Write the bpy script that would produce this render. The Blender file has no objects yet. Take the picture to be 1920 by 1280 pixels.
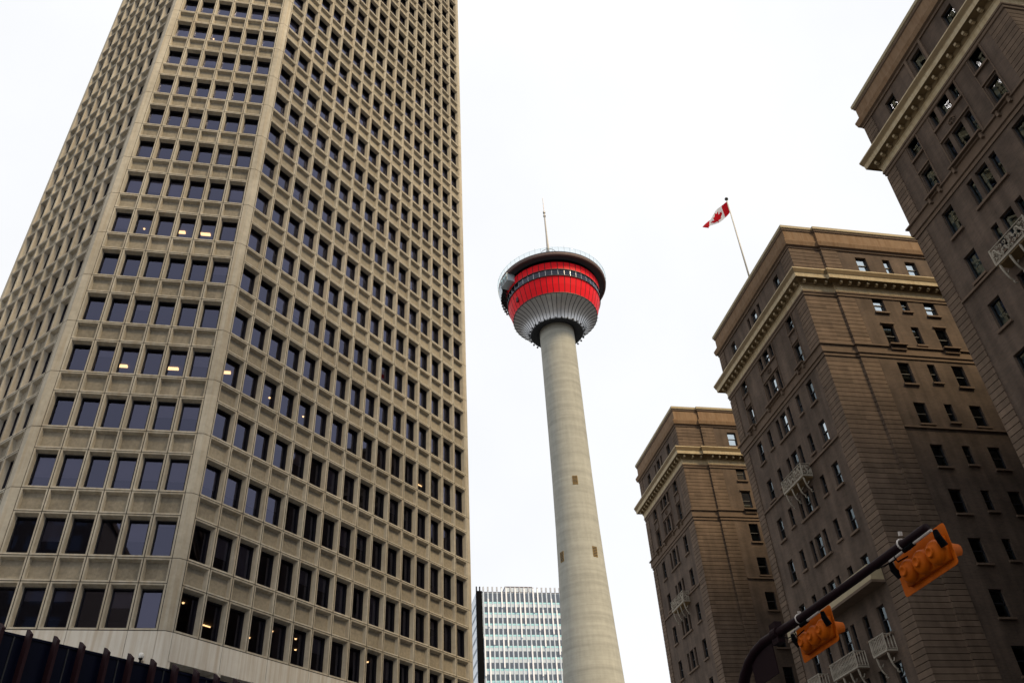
import bpy, math, random
from mathutils import Vector, Matrix
random.seed(7)
R = math.radians
sc = bpy.context.scene
col = sc.collection

# ------------------------------------------------------------------ camera
# world axes: X across the street grid, Y along the street away from the viewer, Z up (0 = eye level)
GZ = -1.6                                   # ground height
RT = Vector((0.98315, -0.17496, -0.05200)); FPX = 1576.25
az, pitch, roll = R(12.519206), R(37.023734), R(-3.705943)
def turn(v): return Vector((v[0]*math.cos(az)+v[1]*math.sin(az), -v[0]*math.sin(az)+v[1]*math.cos(az), v[2]))
_u0 = Vector((0, -math.sin(pitch), math.cos(pitch))); _r0 = Vector((1, 0, 0))
RT = turn(_r0*math.cos(roll)+_u0*math.sin(roll)); UP = turn(-_r0*math.sin(roll)+_u0*math.cos(roll))
FW = turn(Vector((0, math.cos(pitch), math.sin(pitch))))
cam_d = bpy.data.cameras.new('camera'); cam = bpy.data.objects.new('camera', cam_d); col.objects.link(cam)
cam_d.sensor_width = 36; cam_d.lens = FPX/1920*36; cam_d.clip_end = 6000; cam_d.clip_start = 0.1
M = Matrix((RT, UP, -FW)).transposed().to_4x4(); cam.matrix_world = M
sc.camera = cam
sc.render.resolution_x = 1024; sc.render.resolution_y = 682
def px(p):
    p = Vector(p); d = p.dot(FW)
    if d < 0.5: return None
    return 960+p.dot(RT)/d*FPX, 640-p.dot(UP)/d*FPX

# ------------------------------------------------------------------ light
SUN_EL, SUN_AZ = 50, 146                    # compass azimuth, clockwise from +Y
w = bpy.data.worlds.new('World'); sc.world = w; w.use_nodes = True
nt = w.node_tree; nt.nodes.clear()
out = nt.nodes.new('ShaderNodeOutputWorld')
sky = nt.nodes.new('ShaderNodeTexSky'); sky.sky_type = 'NISHITA'; sky.sun_disc = False
sky.sun_elevation = R(SUN_EL); sky.sun_rotation = R(SUN_AZ)
b1 = nt.nodes.new('ShaderNodeBackground'); b1.inputs[1].default_value = 0.012
nt.links.new(sky.outputs[0], b1.inputs[0])
tc = nt.nodes.new('ShaderNodeTexCoord'); sep = nt.nodes.new('ShaderNodeSeparateXYZ')
nt.links.new(tc.outputs['Generated'], sep.inputs[0])
mr = nt.nodes.new('ShaderNodeFloatCurve'); cv = mr.mapping.curves[0]
cv.points[0].location = (0, .36); cv.points[1].location = (1, .95)
for q in ((.22, .475), (.55, .49), (.88, .54)): cv.points.new(*q)
mr.mapping.update(); nt.links.new(sep.outputs[2], mr.inputs['Value'])
nz = nt.nodes.new('ShaderNodeTexNoise'); nz.inputs['Scale'].default_value = 2.2; nz.inputs['Detail'].default_value = 5
nt.links.new(tc.outputs['Generated'], nz.inputs['Vector'])
mr2 = nt.nodes.new('ShaderNodeMapRange'); mr2.inputs['From Min'].default_value = .3; mr2.inputs['From Max'].default_value = .7
mr2.inputs['To Min'].default_value = 1.86; mr2.inputs['To Max'].default_value = 2.12
nt.links.new(nz.outputs[0], mr2.inputs['Value'])
mu = nt.nodes.new('ShaderNodeMath'); mu.operation = 'MULTIPLY'
nt.links.new(mr.outputs[0], mu.inputs[0]); nt.links.new(mr2.outputs[0], mu.inputs[1])
b2 = nt.nodes.new('ShaderNodeBackground'); b2.inputs[0].default_value = (0.975, 0.985, 1.0, 1)
nt.links.new(mu.outputs[0], b2.inputs[1])
ad = nt.nodes.new('ShaderNodeAddShader')
nt.links.new(b1.outputs[0], ad.inputs[0]); nt.links.new(b2.outputs[0], ad.inputs[1]); nt.links.new(ad.outputs[0], out.inputs[0])
sl = bpy.data.lights.new('sun', 'SUN'); sl.energy = 4.5; sl.angle = R(16); sl.color = (1.0, 0.78, 0.48)
so = bpy.data.objects.new('sun', sl); col.objects.link(so)
_d = Vector((math.sin(R(SUN_AZ))*math.cos(R(SUN_EL)), math.cos(R(SUN_AZ))*math.cos(R(SUN_EL)), math.sin(R(SUN_EL))))
so.rotation_euler = (-_d).to_track_quat('-Z', 'Y').to_euler(); so.location = (0, -40, 150)
sc.view_settings.view_transform = 'Standard'; sc.view_settings.look = 'None'
sc.view_settings.exposure = 0; sc.view_settings.gamma = 1
try:
    sc.cycles.transparent_max_bounces = 12; sc.cycles.max_bounces = 6
except Exception: pass

# ------------------------------------------------------------------ materials
def mat(name, base, rough=.8, metal=0., var=.0, scale=3., var2=None, spec=.5, bump=0., streak=0., emit=None, coat=0.):
    m = bpy.data.materials.new(name); m.use_nodes = True; t = m.node_tree; p = t.nodes['Principled BSDF']
    p.inputs['Roughness'].default_value = rough; p.inputs['Metallic'].default_value = metal
    p.inputs['Specular IOR Level'].default_value = spec; p.inputs['Coat Weight'].default_value = coat
    p.inputs['Base Color'].default_value = (*base, 1)
    if emit:
        p.inputs['Emission Color'].default_value = (*emit[0], 1); p.inputs['Emission Strength'].default_value = emit[1]
    if var or streak or bump:
        tc = t.nodes.new('ShaderNodeTexCoord')
        n = t.nodes.new('ShaderNodeTexNoise'); n.inputs['Scale'].default_value = scale; n.inputs['Detail'].default_value = 8; n.inputs['Roughness'].default_value = .65
        t.links.new(tc.outputs['Object'], n.inputs['Vector'])
        n2 = t.nodes.new('ShaderNodeTexNoise'); n2.inputs['Scale'].default_value = scale*.07; n2.inputs['Detail'].default_value = 3
        t.links.new(tc.outputs['Object'], n2.inputs['Vector'])
        r = t.nodes.new('ShaderNodeValToRGB'); b2_ = var2 or [c*(1-var) for c in base]
        r.color_ramp.elements[0].position = .3; r.color_ramp.elements[0].color = (*b2_, 1)
        r.color_ramp.elements[1].position = .7; r.color_ramp.elements[1].color = (*[min(1, c*(1+var*.5)) for c in base], 1)
        mx = t.nodes.new('ShaderNodeMath'); mx.operation = 'MULTIPLY_ADD'; mx.inputs[1].default_value = .55
        t.links.new(n.outputs[0], mx.inputs[0])
        m2 = t.nodes.new('ShaderNodeMath'); m2.operation = 'MULTIPLY'; m2.inputs[1].default_value = .45
        t.links.new(n2.outputs[0], m2.inputs[0]); t.links.new(m2.outputs[0], mx.inputs[2])
        t.links.new(mx.outputs[0], r.inputs[0]); last = r.outputs[0]
        if streak:
            mp = t.nodes.new('ShaderNodeMapping'); mp.inputs['Scale'].default_value = (2.6, 2.6, .12)
            t.links.new(tc.outputs['Object'], mp.inputs['Vector'])
            n3 = t.nodes.new('ShaderNodeTexNoise'); n3.inputs['Scale'].default_value = 1.6; n3.inputs['Detail'].default_value = 6
            t.links.new(mp.outputs[0], n3.inputs['Vector'])
            r3 = t.nodes.new('ShaderNodeValToRGB'); r3.color_ramp.elements[0].position = .42; r3.color_ramp.elements[1].position = .68
            r3.color_ramp.elements[0].color = (0, 0, 0, 1); r3.color_ramp.elements[1].color = (streak,)*3+(1,)
            t.links.new(n3.outputs[0], r3.inputs[0])
            mm = t.nodes.new('ShaderNodeMix'); mm.data_type = 'RGBA'
            mm.inputs[7].default_value = (base[0]*.62, base[1]*.5, base[2]*.36, 1)
            t.links.new(r3.outputs[0], mm.inputs[0]); t.links.new(last, mm.inputs[6]); last = mm.outputs[2]
        t.links.new(last, p.inputs['Base Color'])
        if bump:
            bm = t.nodes.new('ShaderNodeBump'); bm.inputs['Strength'].default_value = bump; bm.inputs['Distance'].default_value = .03
            t.links.new(n.outputs[0], bm.inputs['Height']); t.links.new(bm.outputs[0], p.inputs['Normal'])
    return m

def brick_mat(name, c1, c2, mortar, var=.25):
    m = bpy.data.materials.new(name); m.use_nodes = True; t = m.node_tree; p = t.nodes['Principled BSDF']
    p.inputs['Roughness'].default_value = .9; p.inputs['Specular IOR Level'].default_value = .2
    g = t.nodes.new('ShaderNodeNewGeometry'); tc = t.nodes.new('ShaderNodeTexCoord')
    s = t.nodes.new('ShaderNodeSeparateXYZ'); t.links.new(tc.outputs['Object'], s.inputs[0])
    a = t.nodes.new('ShaderNodeMath'); a.operation = 'ADD'; t.links.new(s.outputs[0], a.inputs[0]); t.links.new(s.outputs[1], a.inputs[1])
    c = t.nodes.new('ShaderNodeCombineXYZ'); t.links.new(a.outputs[0], c.inputs[0]); t.links.new(s.outputs[2], c.inputs[1])
    b = t.nodes.new('ShaderNodeTexBrick'); b.inputs['Scale'].default_value = 1; b.inputs['Brick Width'].default_value = .3; b.inputs['Row Height'].default_value = .1
    b.inputs['Mortar Size'].default_value = .012; b.inputs['Color1'].default_value = (*c1, 1); b.inputs['Color2'].default_value = (*c2, 1); b.inputs['Mortar'].default_value = (*mortar, 1)
    t.links.new(c.outputs[0], b.inputs['Vector'])
    n = t.nodes.new('ShaderNodeTexNoise'); n.inputs['Scale'].default_value = .55; n.inputs['Detail'].default_value = 7
    t.links.new(tc.outputs['Object'], n.inputs['Vector'])
    mr = t.nodes.new('ShaderNodeMapRange'); mr.inputs['From Min'].default_value = .3; mr.inputs['From Max'].default_value = .7
    mr.inputs['To Min'].default_value = 1-var; mr.inputs['To Max'].default_value = 1+var
    t.links.new(n.outputs[0], mr.inputs['Value'])
    v = t.nodes.new('ShaderNodeVectorMath'); v.operation = 'SCALE'; t.links.new(b.outputs['Color'], v.inputs[0]); t.links.new(mr.outputs[0], v.inputs['Scale'])
    t.links.new(v.outputs[0], p.inputs['Base Color'])
    return m

def glass_mat(name, tint=(.35, .35, .42), refl=(.8, .82, 1.), ior=1.5, rough=0.015, wav=0.0):
    m = bpy.data.materials.new(name); m.use_nodes = True; t = m.node_tree; t.nodes.clear()
    o = t.nodes.new('ShaderNodeOutputMaterial'); mx = t.nodes.new('ShaderNodeMixShader')
    f = t.nodes.new('ShaderNodeFresnel'); f.inputs[0].default_value = ior
    a = t.nodes.new('ShaderNodeBsdfTransparent'); a.inputs[0].default_value = (*tint, 1)
    b = t.nodes.new('ShaderNodeBsdfGlossy'); b.inputs[0].default_value = (*refl, 1); b.inputs['Roughness'].default_value = rough
    t.links.new(f.outputs[0], mx.inputs[0]); t.links.new(a.outputs[0], mx.inputs[1]); t.links.new(b.outputs[0], mx.inputs[2]); t.links.new(mx.outputs[0], o.inputs[0])
    if wav:
        tc = t.nodes.new('ShaderNodeTexCoord'); n = t.nodes.new('ShaderNodeTexNoise'); n.inputs['Scale'].default_value = .6; n.inputs['Detail'].default_value = 1
        t.links.new(tc.outputs['Object'], n.inputs['Vector'])
        bm = t.nodes.new('ShaderNodeBump'); bm.inputs['Strength'].default_value = wav; bm.inputs['Distance'].default_value = .05
        t.links.new(n.outputs[0], bm.inputs['Height']); t.links.new(bm.outputs[0], b.inputs['Normal']); t.links.new(bm.outputs[0], f.inputs['Normal'])
    return m

MT = dict(
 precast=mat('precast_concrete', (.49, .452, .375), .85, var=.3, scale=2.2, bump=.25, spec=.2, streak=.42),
 precast_panel=mat('aggregate_with_recess_shade', (.30, .266, .208), .95, var=.42, scale=5, bump=.5, spec=.2),  # panel colour darkened further to deepen the shade of the recesses
 precast_smooth=mat('smooth_precast_stained', (.70, .67, .61), .8, var=.12, scale=1.5, streak=.55, spec=.3),
 joint=mat('joint_sealant', (.05, .045, .04), .9),
 office_glass=glass_mat('tinted_office_glass', (.36, .35, .41), (.64, .66, .98), 1.84, wav=.06),
 office_frame=mat('bronze_window_frame', (.012, .011, .014), .5, spec=.3),
 blind=mat('window_blind', (.62, .6, .58), .9),
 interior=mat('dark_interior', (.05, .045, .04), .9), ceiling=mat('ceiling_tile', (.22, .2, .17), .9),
 tube_light=mat('lit_fluorescent_panel', (.8, .7, .5), .5, emit=((1, .62, .24), 5)),
 brick=brick_mat('brown_brick', (.112, .078, .058), (.086, .062, .048), (.104, .082, .066)),
 quoin=mat('brown_quoin_brick', (.142, .101, .073), .9, var=.38, scale=1.3, spec=.2),
 stone=mat('brown_sandstone', (.142, .10, .072), .85, var=.3, scale=2, spec=.2),
 parapet=mat('tan_parapet', (.23, .15, .09), .85, var=.3, scale=1.5, streak=.5, spec=.2),
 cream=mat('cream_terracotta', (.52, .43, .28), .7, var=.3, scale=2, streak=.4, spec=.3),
 coping=mat('pale_coping', (.34, .28, .17), .7, var=.2, scale=3),
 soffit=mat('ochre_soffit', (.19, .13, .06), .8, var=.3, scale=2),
 hotel_glass=glass_mat('old_window_glass', (.30, .36, .38), (.78, .92, .98), 1.8),
 hotel_glass_bright=glass_mat('boosted_reflection_glass', (.30, .36, .38), (.84, .95, 1.), 7.0, wav=.03),  # same panes with reflectance raised, so chosen windows mirror the sky brightly
 hotel_frame=mat('dark_sash', (.012, .014, .02), .5),
 curtain=mat('pale_curtain', (.42, .46, .44), .9, var=.3, scale=6),
 iron=mat('weathered_pale_iron', (.31, .275, .22), .7, var=.5, scale=9),
 shaft=mat('board_marked_concrete', (.365, .362, .32), .9, var=.16, scale=.9, bump=.2, spec=.2),
 red=mat('red_enamel_panel', (.80, .006, .014), .5, spec=.12, var=.08, scale=.4),
 dark=mat('dark_bronze', (.012, .012, .014), .6), seam=mat('dark_seam', (.03, .004, .006), .7),
 silver=mat('silver_cladding', (.58, .585, .60), .33, metal=.6, var=.12, scale=1.5), rib=mat('rib_shadow_gap', (.03, .035, .045), .6),
 soffdark=mat('dark_ribbed_soffit', (.045, .052, .065), .7), rim=mat('brown_grey_rim', (.12, .075, .07), .7, var=.3, scale=1),
 podglass=glass_mat('pod_glass', (.1, .1, .14), (.75, .8, 1), 1.6), palegl=mat('pale_glass_floor', (.46, .58, .66), .2, spec=.6),
 glassrail=glass_mat('clear_glass_rail', (.90, .95, .96), (.9, 1, 1), 1.3),
 ochre=mat('ochre_louvre', (.20, .12, .02), .7), mast=mat('galvanised_steel', (.32, .31, .30), .5, metal=.4),
 white=mat('white_paint', (.7, .7, .68), .5), ant=mat('pale_pink_fibreglass', (.66, .6, .58), .6),
 curtainwall=mat('grey_spandrel_glass', (.56, .64, .74), .4, var=.2, scale=.12), cwwin=mat('dark_blue_window', (.085, .11, .155), .2, spec=.5),
 cwfin=mat('pale_fin', (.84, .87, .95), .5), cwside=mat('silver_louvre_wall', (.82, .88, .95), .4, var=.12, scale=.3), cyan=mat('aqua_sill_glass', (.36, .66, .74), .3),
 polegrey=mat('pale_grey_pole_paint', (.42, .42, .40), .5),
 cwpost=mat('grey_crown_post', (.40, .43, .50), .6),
 cwmull=mat('pale_blue_mullion', (.56, .64, .76), .5),
 canopy_glass=mat('deep_blue_glass', (.003, .004, .014), .45, spec=.06), fin=mat('oxblood_fin', (.022, .007, .010), .7, spec=.15),
 signal=mat('orange_signal_paint', (.52, .105, .001), .6, spec=.15, var=.25, scale=9), arm=mat('dark_maroon_arm', (.012, .004, .006), .6, spec=.1),
 black=mat('black_bracket', (.003, .003, .004), .8, spec=.05), steel=mat('stainless_steel', (.55, .50, .46), .4, metal=.25),
 lens=mat('dark_signal_lens', (.08, .01, .01), .15),
 flag_red=mat('flag_red', (.55, .008, .015), .8, spec=.1), flag_white=mat('flag_white', (.86, .84, .82), .8, spec=.1),
 asphalt=mat('asphalt', (.05, .05, .052), .9, var=.3, scale=4, bump=.3), pavement=mat('concrete_pavement', (.30, .29, .27), .9, var=.15, scale=2),
 paint=mat('road_paint', (.75, .74, .70), .7), roof=mat('roof_gravel', (.12, .115, .11), .95, var=.3, scale=5),
 bwall=mat('grey_brown_concrete', (.12, .10, .085), .9, var=.25, scale=1),
)

# translucent flag cloth
for k in ('flag_red', 'flag_white'):
    p = MT[k].node_tree.nodes['Principled BSDF']; t = MT[k].node_tree
    tr = t.nodes.new('ShaderNodeBsdfTranslucent'); tr.inputs[0].default_value = p.inputs['Base Color'].default_value
    mx = t.nodes.new('ShaderNodeMixShader'); mx.inputs[0].default_value = .42
    t.links.new(p.outputs[0], mx.inputs[1]); t.links.new(tr.outputs[0], mx.inputs[2]); t.links.new(mx.outputs[0], t.nodes['Material Output'].inputs[0])

def cell_tint(m, amt, wx=1.5, wz=3.9):
    t = m.node_tree; p = t.nodes['Principled BSDF']; src = p.inputs['Base Color'].links[0].from_socket
    tc = t.nodes.new('ShaderNodeTexCoord'); s_ = t.nodes.new('ShaderNodeSeparateXYZ'); t.links.new(tc.outputs['Object'], s_.inputs[0])
    def mth(op, a, v):
        n = t.nodes.new('ShaderNodeMath'); n.operation = op; t.links.new(a, n.inputs[0])
        if isinstance(v, float): n.inputs[1].default_value = v
        elif v is not None: t.links.new(v, n.inputs[1])
        return n.outputs[0]
    u = mth('FLOOR', mth('DIVIDE', mth('SUBTRACT', s_.outputs[0], s_.outputs[1]), wx*1.0), None); v = mth('FLOOR', mth('DIVIDE', s_.outputs[2], wz*1.0), None)
    c = t.nodes.new('ShaderNodeCombineXYZ'); t.links.new(u, c.inputs[0]); t.links.new(v, c.inputs[1])
    wn = t.nodes.new('ShaderNodeTexWhiteNoise'); t.links.new(c.outputs[0], wn.inputs['Vector'])
    mr = t.nodes.new('ShaderNodeMapRange'); mr.inputs['To Min'].default_value = 1-amt; mr.inputs['To Max'].default_value = 1+amt; t.links.new(wn.outputs['Value'], mr.inputs['Value'])
    vm = t.nodes.new('ShaderNodeVectorMath'); vm.operation = 'SCALE'; t.links.new(src, vm.inputs[0]); t.links.new(mr.outputs[0], vm.inputs['Scale']); t.links.new(vm.outputs[0], p.inputs['Base Color'])
cell_tint(MT['precast'], .07); cell_tint(MT['precast_panel'], .14); cell_tint(MT['quoin'], .16, 3.1, .411)
def soot(m, amt):
    t = m.node_tree; p = t.nodes['Principled BSDF']; src = p.inputs['Base Color'].links[0].from_socket
    tc = t.nodes.new('ShaderNodeTexCoord'); mp = t.nodes.new('ShaderNodeMapping'); mp.inputs['Scale'].default_value = (1.3, 1.3, .1)
    t.links.new(tc.outputs['Object'], mp.inputs['Vector']); n = t.nodes.new('ShaderNodeTexNoise'); n.inputs['Scale'].default_value = 1.1; n.inputs['Detail'].default_value = 7
    t.links.new(mp.outputs[0], n.inputs['Vector'])
    mr = t.nodes.new('ShaderNodeMapRange'); mr.inputs['From Min'].default_value = .35; mr.inputs['From Max'].default_value = .65; mr.inputs['To Min'].default_value = 1-amt; mr.inputs['To Max'].default_value = 1+amt*.6
    t.links.new(n.outputs[0], mr.inputs['Value']); v = t.nodes.new('ShaderNodeVectorMath'); v.operation = 'SCALE'; t.links.new(src, v.inputs[0]); t.links.new(mr.outputs[0], v.inputs['Scale']); t.links.new(v.outputs[0], p.inputs['Base Color'])
soot(MT['brick'], .22); soot(MT['quoin'], .15); soot(MT['shaft'], .05)

# concrete lift bands of the tower shaft
def banded(m, amt=.13, sc_=.28):
    t = m.node_tree; p = t.nodes['Principled BSDF']; src = p.inputs['Base Color'].links[0].from_socket
    tc = t.nodes.new('ShaderNodeTexCoord'); mp = t.nodes.new('ShaderNodeMapping'); mp.inputs['Scale'].default_value = (.06, .06, 1.25)
    t.links.new(tc.outputs['Object'], mp.inputs['Vector'])
    n = t.nodes.new('ShaderNodeTexNoise'); n.inputs['Scale'].default_value = sc_; n.inputs['Detail'].default_value = 6; n.inputs['Roughness'].default_value = .7
    t.links.new(mp.outputs[0], n.inputs['Vector'])
    mr = t.nodes.new('ShaderNodeMapRange'); mr.inputs['From Min'].default_value = .35; mr.inputs['From Max'].default_value = .65
    mr.inputs['To Min'].default_value = 1-amt*1.6; mr.inputs['To Max'].default_value = 1+amt
    t.links.new(n.outputs[0], mr.inputs['Value'])
    v = t.nodes.new('ShaderNodeVectorMath'); v.operation = 'SCALE'; t.links.new(src, v.inputs[0]); t.links.new(mr.outputs[0], v.inputs['Scale'])
    t.links.new(v.outputs[0], p.inputs['Base Color'])
banded(MT['shaft'], .10, .5)

# ------------------------------------------------------------------ mesh helpers
class MB:
    def __init__(s): s.v = []; s.f = []; s.m = []; s.mats = []
    def mi(s, m):
        m = MT[m]
        if m not in s.mats: s.mats.append(m)
        return s.mats.index(m)
    def poly(s, pts, m):
        i = len(s.v); s.v += [tuple(p) for p in pts]; s.f.append(tuple(range(i, i+len(pts)))); s.m.append(s.mi(m))
    def box(s, fr, a0, a1, b0, b1, c0, c1, m, skip=''):
        P = [fr(a, b, c) for a, b, c in ((a0,b0,c0),(a1,b0,c0),(a1,b1,c0),(a0,b1,c0),(a0,b0,c1),(a1,b0,c1),(a1,b1,c1),(a0,b1,c1))]
        i = len(s.v); s.v += [tuple(p) for p in P]; k = s.mi(m)
        for f in ((0,3,2,1),(4,5,6,7),(0,1,5,4),(1,2,6,5),(2,3,7,6),(3,0,4,7)):
            s.f.append(tuple(i+j for j in f)); s.m.append(k)
    def prism(s, poly, z0, z1, m, mtop=None):
        n = len(poly); i = len(s.v); s.v += [(x, y, z0) for x, y in poly]+[(x, y, z1) for x, y in poly]; k = s.mi(m); kt = s.mi(mtop or m)
        for j in range(n): s.f.append((i+j, i+(j+1) % n, i+n+(j+1) % n, i+n+j)); s.m.append(k)
        s.f.append(tuple(i+n+j for j in range(n))); s.m.append(kt); s.f.append(tuple(i+j for j in reversed(range(n)))); s.m.append(k)
    def lathe(s, c, prof, m, n=64, a0=0., a1=2*math.pi):
        i = len(s.v); k = s.mi(m); full = abs(a1-a0-2*math.pi) < 1e-6; nn = n if full else n+1
        for r, z in prof:
            for j in range(nn):
                t = a0+(a1-a0)*j/n; s.v.append((c[0]+r*math.cos(t), c[1]+r*math.sin(t), c[2]+z))
        for q in range(len(prof)-1):
            for j in range(n):
                j2 = (j+1) % nn; s.f.append((i+q*nn+j, i+q*nn+j2, i+(q+1)*nn+j2, i+(q+1)*nn+j)); s.m.append(k)
    def tube(s, pts, r, m, n=8, cap=True):
        pts = [Vector(p) for p in pts]; rs = r if isinstance(r, (list, tuple)) else [r]*len(pts); i = len(s.v); k = s.mi(m)
        t0 = (pts[1]-pts[0]).normalized(); ref = Vector((0, 0, 1)) if abs(t0.z) < .9 else Vector((1, 0, 0))
        u = t0.cross(ref).normalized()
        for q, p in enumerate(pts):
            t = (pts[min(q+1, len(pts)-1)]-pts[max(q-1, 0)]).normalized(); u = (u-t*u.dot(t)).normalized(); v = t.cross(u)
            for j in range(n):
                a = 2*math.pi*j/n; s.v.append(tuple(p+(u*math.cos(a)+v*math.sin(a))*rs[q]))
        for q in range(len(pts)-1):
            for j in range(n):
                s.f.append((i+q*n+j, i+q*n+(j+1) % n, i+(q+1)*n+(j+1) % n, i+(q+1)*n+j)); s.m.append(k)
        if cap:
            s.f.append(tuple(i+j for j in reversed(range(n)))); s.m.append(k)
            e = i+(len(pts)-1)*n; s.f.append(tuple(e+j for j in range(n))); s.m.append(k)
    def build(s, name, parent=None, smooth=False, bevel=0):
        me = bpy.data.meshes.new(name); o = bpy.data.objects.new(name, me)
        off = Vector((0, 0, 0))
        if parent:
            q = parent
            while q: off += q.location; q = q.parent
        me.from_pydata([tuple(Vector(v)-off) for v in s.v], [], s.f)
        for m in s.mats: me.materials.append(m)
        me.polygons.foreach_set('material_index', s.m)
        if smooth: me.polygons.foreach_set('use_smooth', [True]*len(s.f))
        me.update(); col.objects.link(o)
        if parent: o.parent = parent
        if bevel:
            b = o.modifiers.new('bevel', 'BEVEL'); b.width = bevel; b.segments = 2; b.limit_method = 'ANGLE'
        if smooth and not parent: pass
        return o
def tag(o, label=None, cat=None, group=None, kind=None):
    if label: o['label'] = label
    if cat: o['category'] = cat
    if group: o['group'] = group
    if kind: o['kind'] = kind
    return o
def empty(name, loc, label=None, cat=None, group=None):
    o = bpy.data.objects.new(name, None); o.location = loc; o.empty_display_size = .5; col.objects.link(o); return tag(o, label, cat, group)
def frame(O, u, n):
    O = Vector(O); u = Vector(u).normalized(); n = Vector(n).normalized()
    return lambda a, b, c: Vector((O.x+u.x*a+n.x*b, O.y+u.y*a+n.y*b, c))
WORLD = lambda a, b, c: Vector((a, b, c))
def area_px(fr, a0, a1, c0, c1):
    pp = [px(fr(a, 0, c)) for a, c in ((a0, c0), (a1, c0), (a1, c1), (a0, c1))]
    if any(p is None for p in pp): return 0
    cx = sum(p[0] for p in pp)/4; cy = sum(p[1] for p in pp)/4
    if not (-20 < cx < 1940 and -20 < cy < 1300): return 0
    return abs(sum(pp[i][0]*pp[(i+1) % 4][1]-pp[(i+1) % 4][0]*pp[i][1] for i in range(4)))/2
def split_windows(specs, parent, name, limit=100):
    specs.sort(key=lambda s: -s[0]); rest = MB(); n = 0
    for k, (ar, fn, par) in enumerate(specs):
        if k < limit and ar > 0:
            b = MB(); fn(b); b.build(name, par)
        else: fn(rest); n += 1
    if n: tag(rest.build(name, parent), kind='stuff')

# ------------------------------------------------------------------ ground, road, pavement
g = MB(); g.box(WORLD, -3000, 3000, -3000, 3000, GZ-1, GZ, 'asphalt'); tag(g.build('ground'), kind='structure')
g = MB()
g.prism([(-9.5, -60), (31, -60), (31, 260), (-9.5, 260)], GZ+.001, GZ+.004, 'asphalt')
for y in range(-30, 250, 6): g.box(WORLD, 10.6, 10.75, y, y+3, GZ+.004, GZ+.008, 'paint')
for x in range(-8, 31, 1):
    if x % 2 == 0: g.box(WORLD, x, x+.5, 4.0, 7.0, GZ+.004, GZ+.008, 'paint')
tag(g.build('road'), kind='structure')
g = MB(); g.prism([(31, -60), (36.5, -60), (36.5, 260), (31, 260)], GZ+.001, GZ+.14, 'pavement')
g.prism([(-45, -4), (-9.5, -4), (-9.5, 30), (-5, 38), (30, 74), (30, 110), (-45, 110)], GZ+.001, GZ+.14, 'pavement')
tag(g.build('pavement'), kind='structure')

# ------------------------------------------------------------------ office tower (left)
Z0, FH, WH, K = 15.09, 3.9, 2.5, 26
ZT = Z0+K*FH
S2 = math.sqrt(.5)
PM = (-18.01, 45.69); WM = 1.4366
PR = (-8.66, 45.94); WR = 1.5937
PL = (-18.91, 46.05); WL = 1.42
fM = frame((*PM, 0), (1, 0, 0), (0, -1, 0))
fR = frame((*PR, 0), (S2, S2, 0), (S2, -S2, 0))
fL = frame((*PL, 0), (-S2, S2, 0), (-S2, -S2, 0))
tower = empty('office_tower', (-6, 62, GZ), 'tall beige concrete office tower with a deep grid of dark windows and chamfered corners', 'office tower')
DEP = .33
def face_grid(fr, n, W, kmax):
    b = MB(); g = .022; rim = .085
    for k in range(kmax):
        z = Z0+k*FH
        for i in range(n):
            for (c0, c1, win) in ((z, z+WH, True), (z+WH, z+FH, False)):
                o = (i*W+g, (i+1)*W-g, c0+g, c1-g); q = (o[0]+rim, o[1]-rim, o[2]+(.10 if win else .09), o[3]-rim)
                d = DEP if win else .26; sp = .085 if win else .06
                r = (q[0]+sp, q[1]-sp, q[2]+.07, q[3]-(.11 if win else .10))
                P = lambda t, dd: [fr(t[0], dd, t[2]), fr(t[1], dd, t[2]), fr(t[1], dd, t[3]), fr(t[0], dd, t[3])]
                A, B, C = P(o, 0), P(q, -.012), P(r, -d)
                for j in range(4):
                    b.poly((A[j], A[(j+1) % 4], B[(j+1) % 4], B[j]), 'precast'); b.poly((B[j], B[(j+1) % 4], C[(j+1) % 4], C[j]), 'precast')
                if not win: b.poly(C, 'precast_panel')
    for i in range(n+1): b.box(fr, i*W-.08, i*W+.08, -.06, -.03, Z0, Z0+kmax*FH, 'joint')
    for k in range(kmax):
        for c in (Z0+k*FH, Z0+k*FH+WH): b.box(fr, 0, n*W, -.065, -.035, c-.08, c+.08, 'joint')
    return b.build('facade', tower)
specs = []
def office_window(fr, W, i, k, blind):
    a0 = i*W+.022+.085+.085; a1 = (i+1)*W-.022-.085-.085; c0 = Z0+k*FH+.192; c1 = Z0+k*FH+WH-.217
    def fn(b):
        d = -DEP-.17
        b.poly((fr(a0, d, c0), fr(a1, d, c0), fr(a1, d, c1), fr(a0, d, c1)), 'office_glass')
        t = .04
        for (x0, x1, y0, y1) in ((a0, a1, c0, c0+t), (a0, a1, c1-t*1.6, c1), (a0, a0+t, c0+t, c1-t*1.6), (a1-t, a1, c0+t, c1-t*1.6)):
            b.box(fr, x0, x1, d-.03, -DEP+.012, y0, y1, 'office_frame')
        if blind > 0: b.box(fr, a0+t, a1-t, d-.12, d-.10, c1-(c1-c0)*blind, c1-t, 'blind')
    specs.append((area_px(fr, a0, a1, c0, c1), fn, tower))
for fr, n, W, tg in ((fM, 6, WM, 'M'), (fR, 16, WR, 'R'), (fL, 8, WL, 'L')):
    face_grid(fr, n, W, K)
    for k in range(K):
        for i in range(n):
            bl = 0
            if tg == 'M' and k == 2: bl = .62+.04*random.random() if i not in (2,) else 0
            elif tg == 'M' and k == 1: bl = (.0, .6, 0, 0, .55, .1)[i]
            elif tg == 'R' and k == 2 and i < 3: bl = .62
            elif random.random() < .22: bl = random.choice((.3, .45, .6, .95))
            office_window(fr, W, i, k, bl)
split_windows(specs, tower, 'window')
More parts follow.
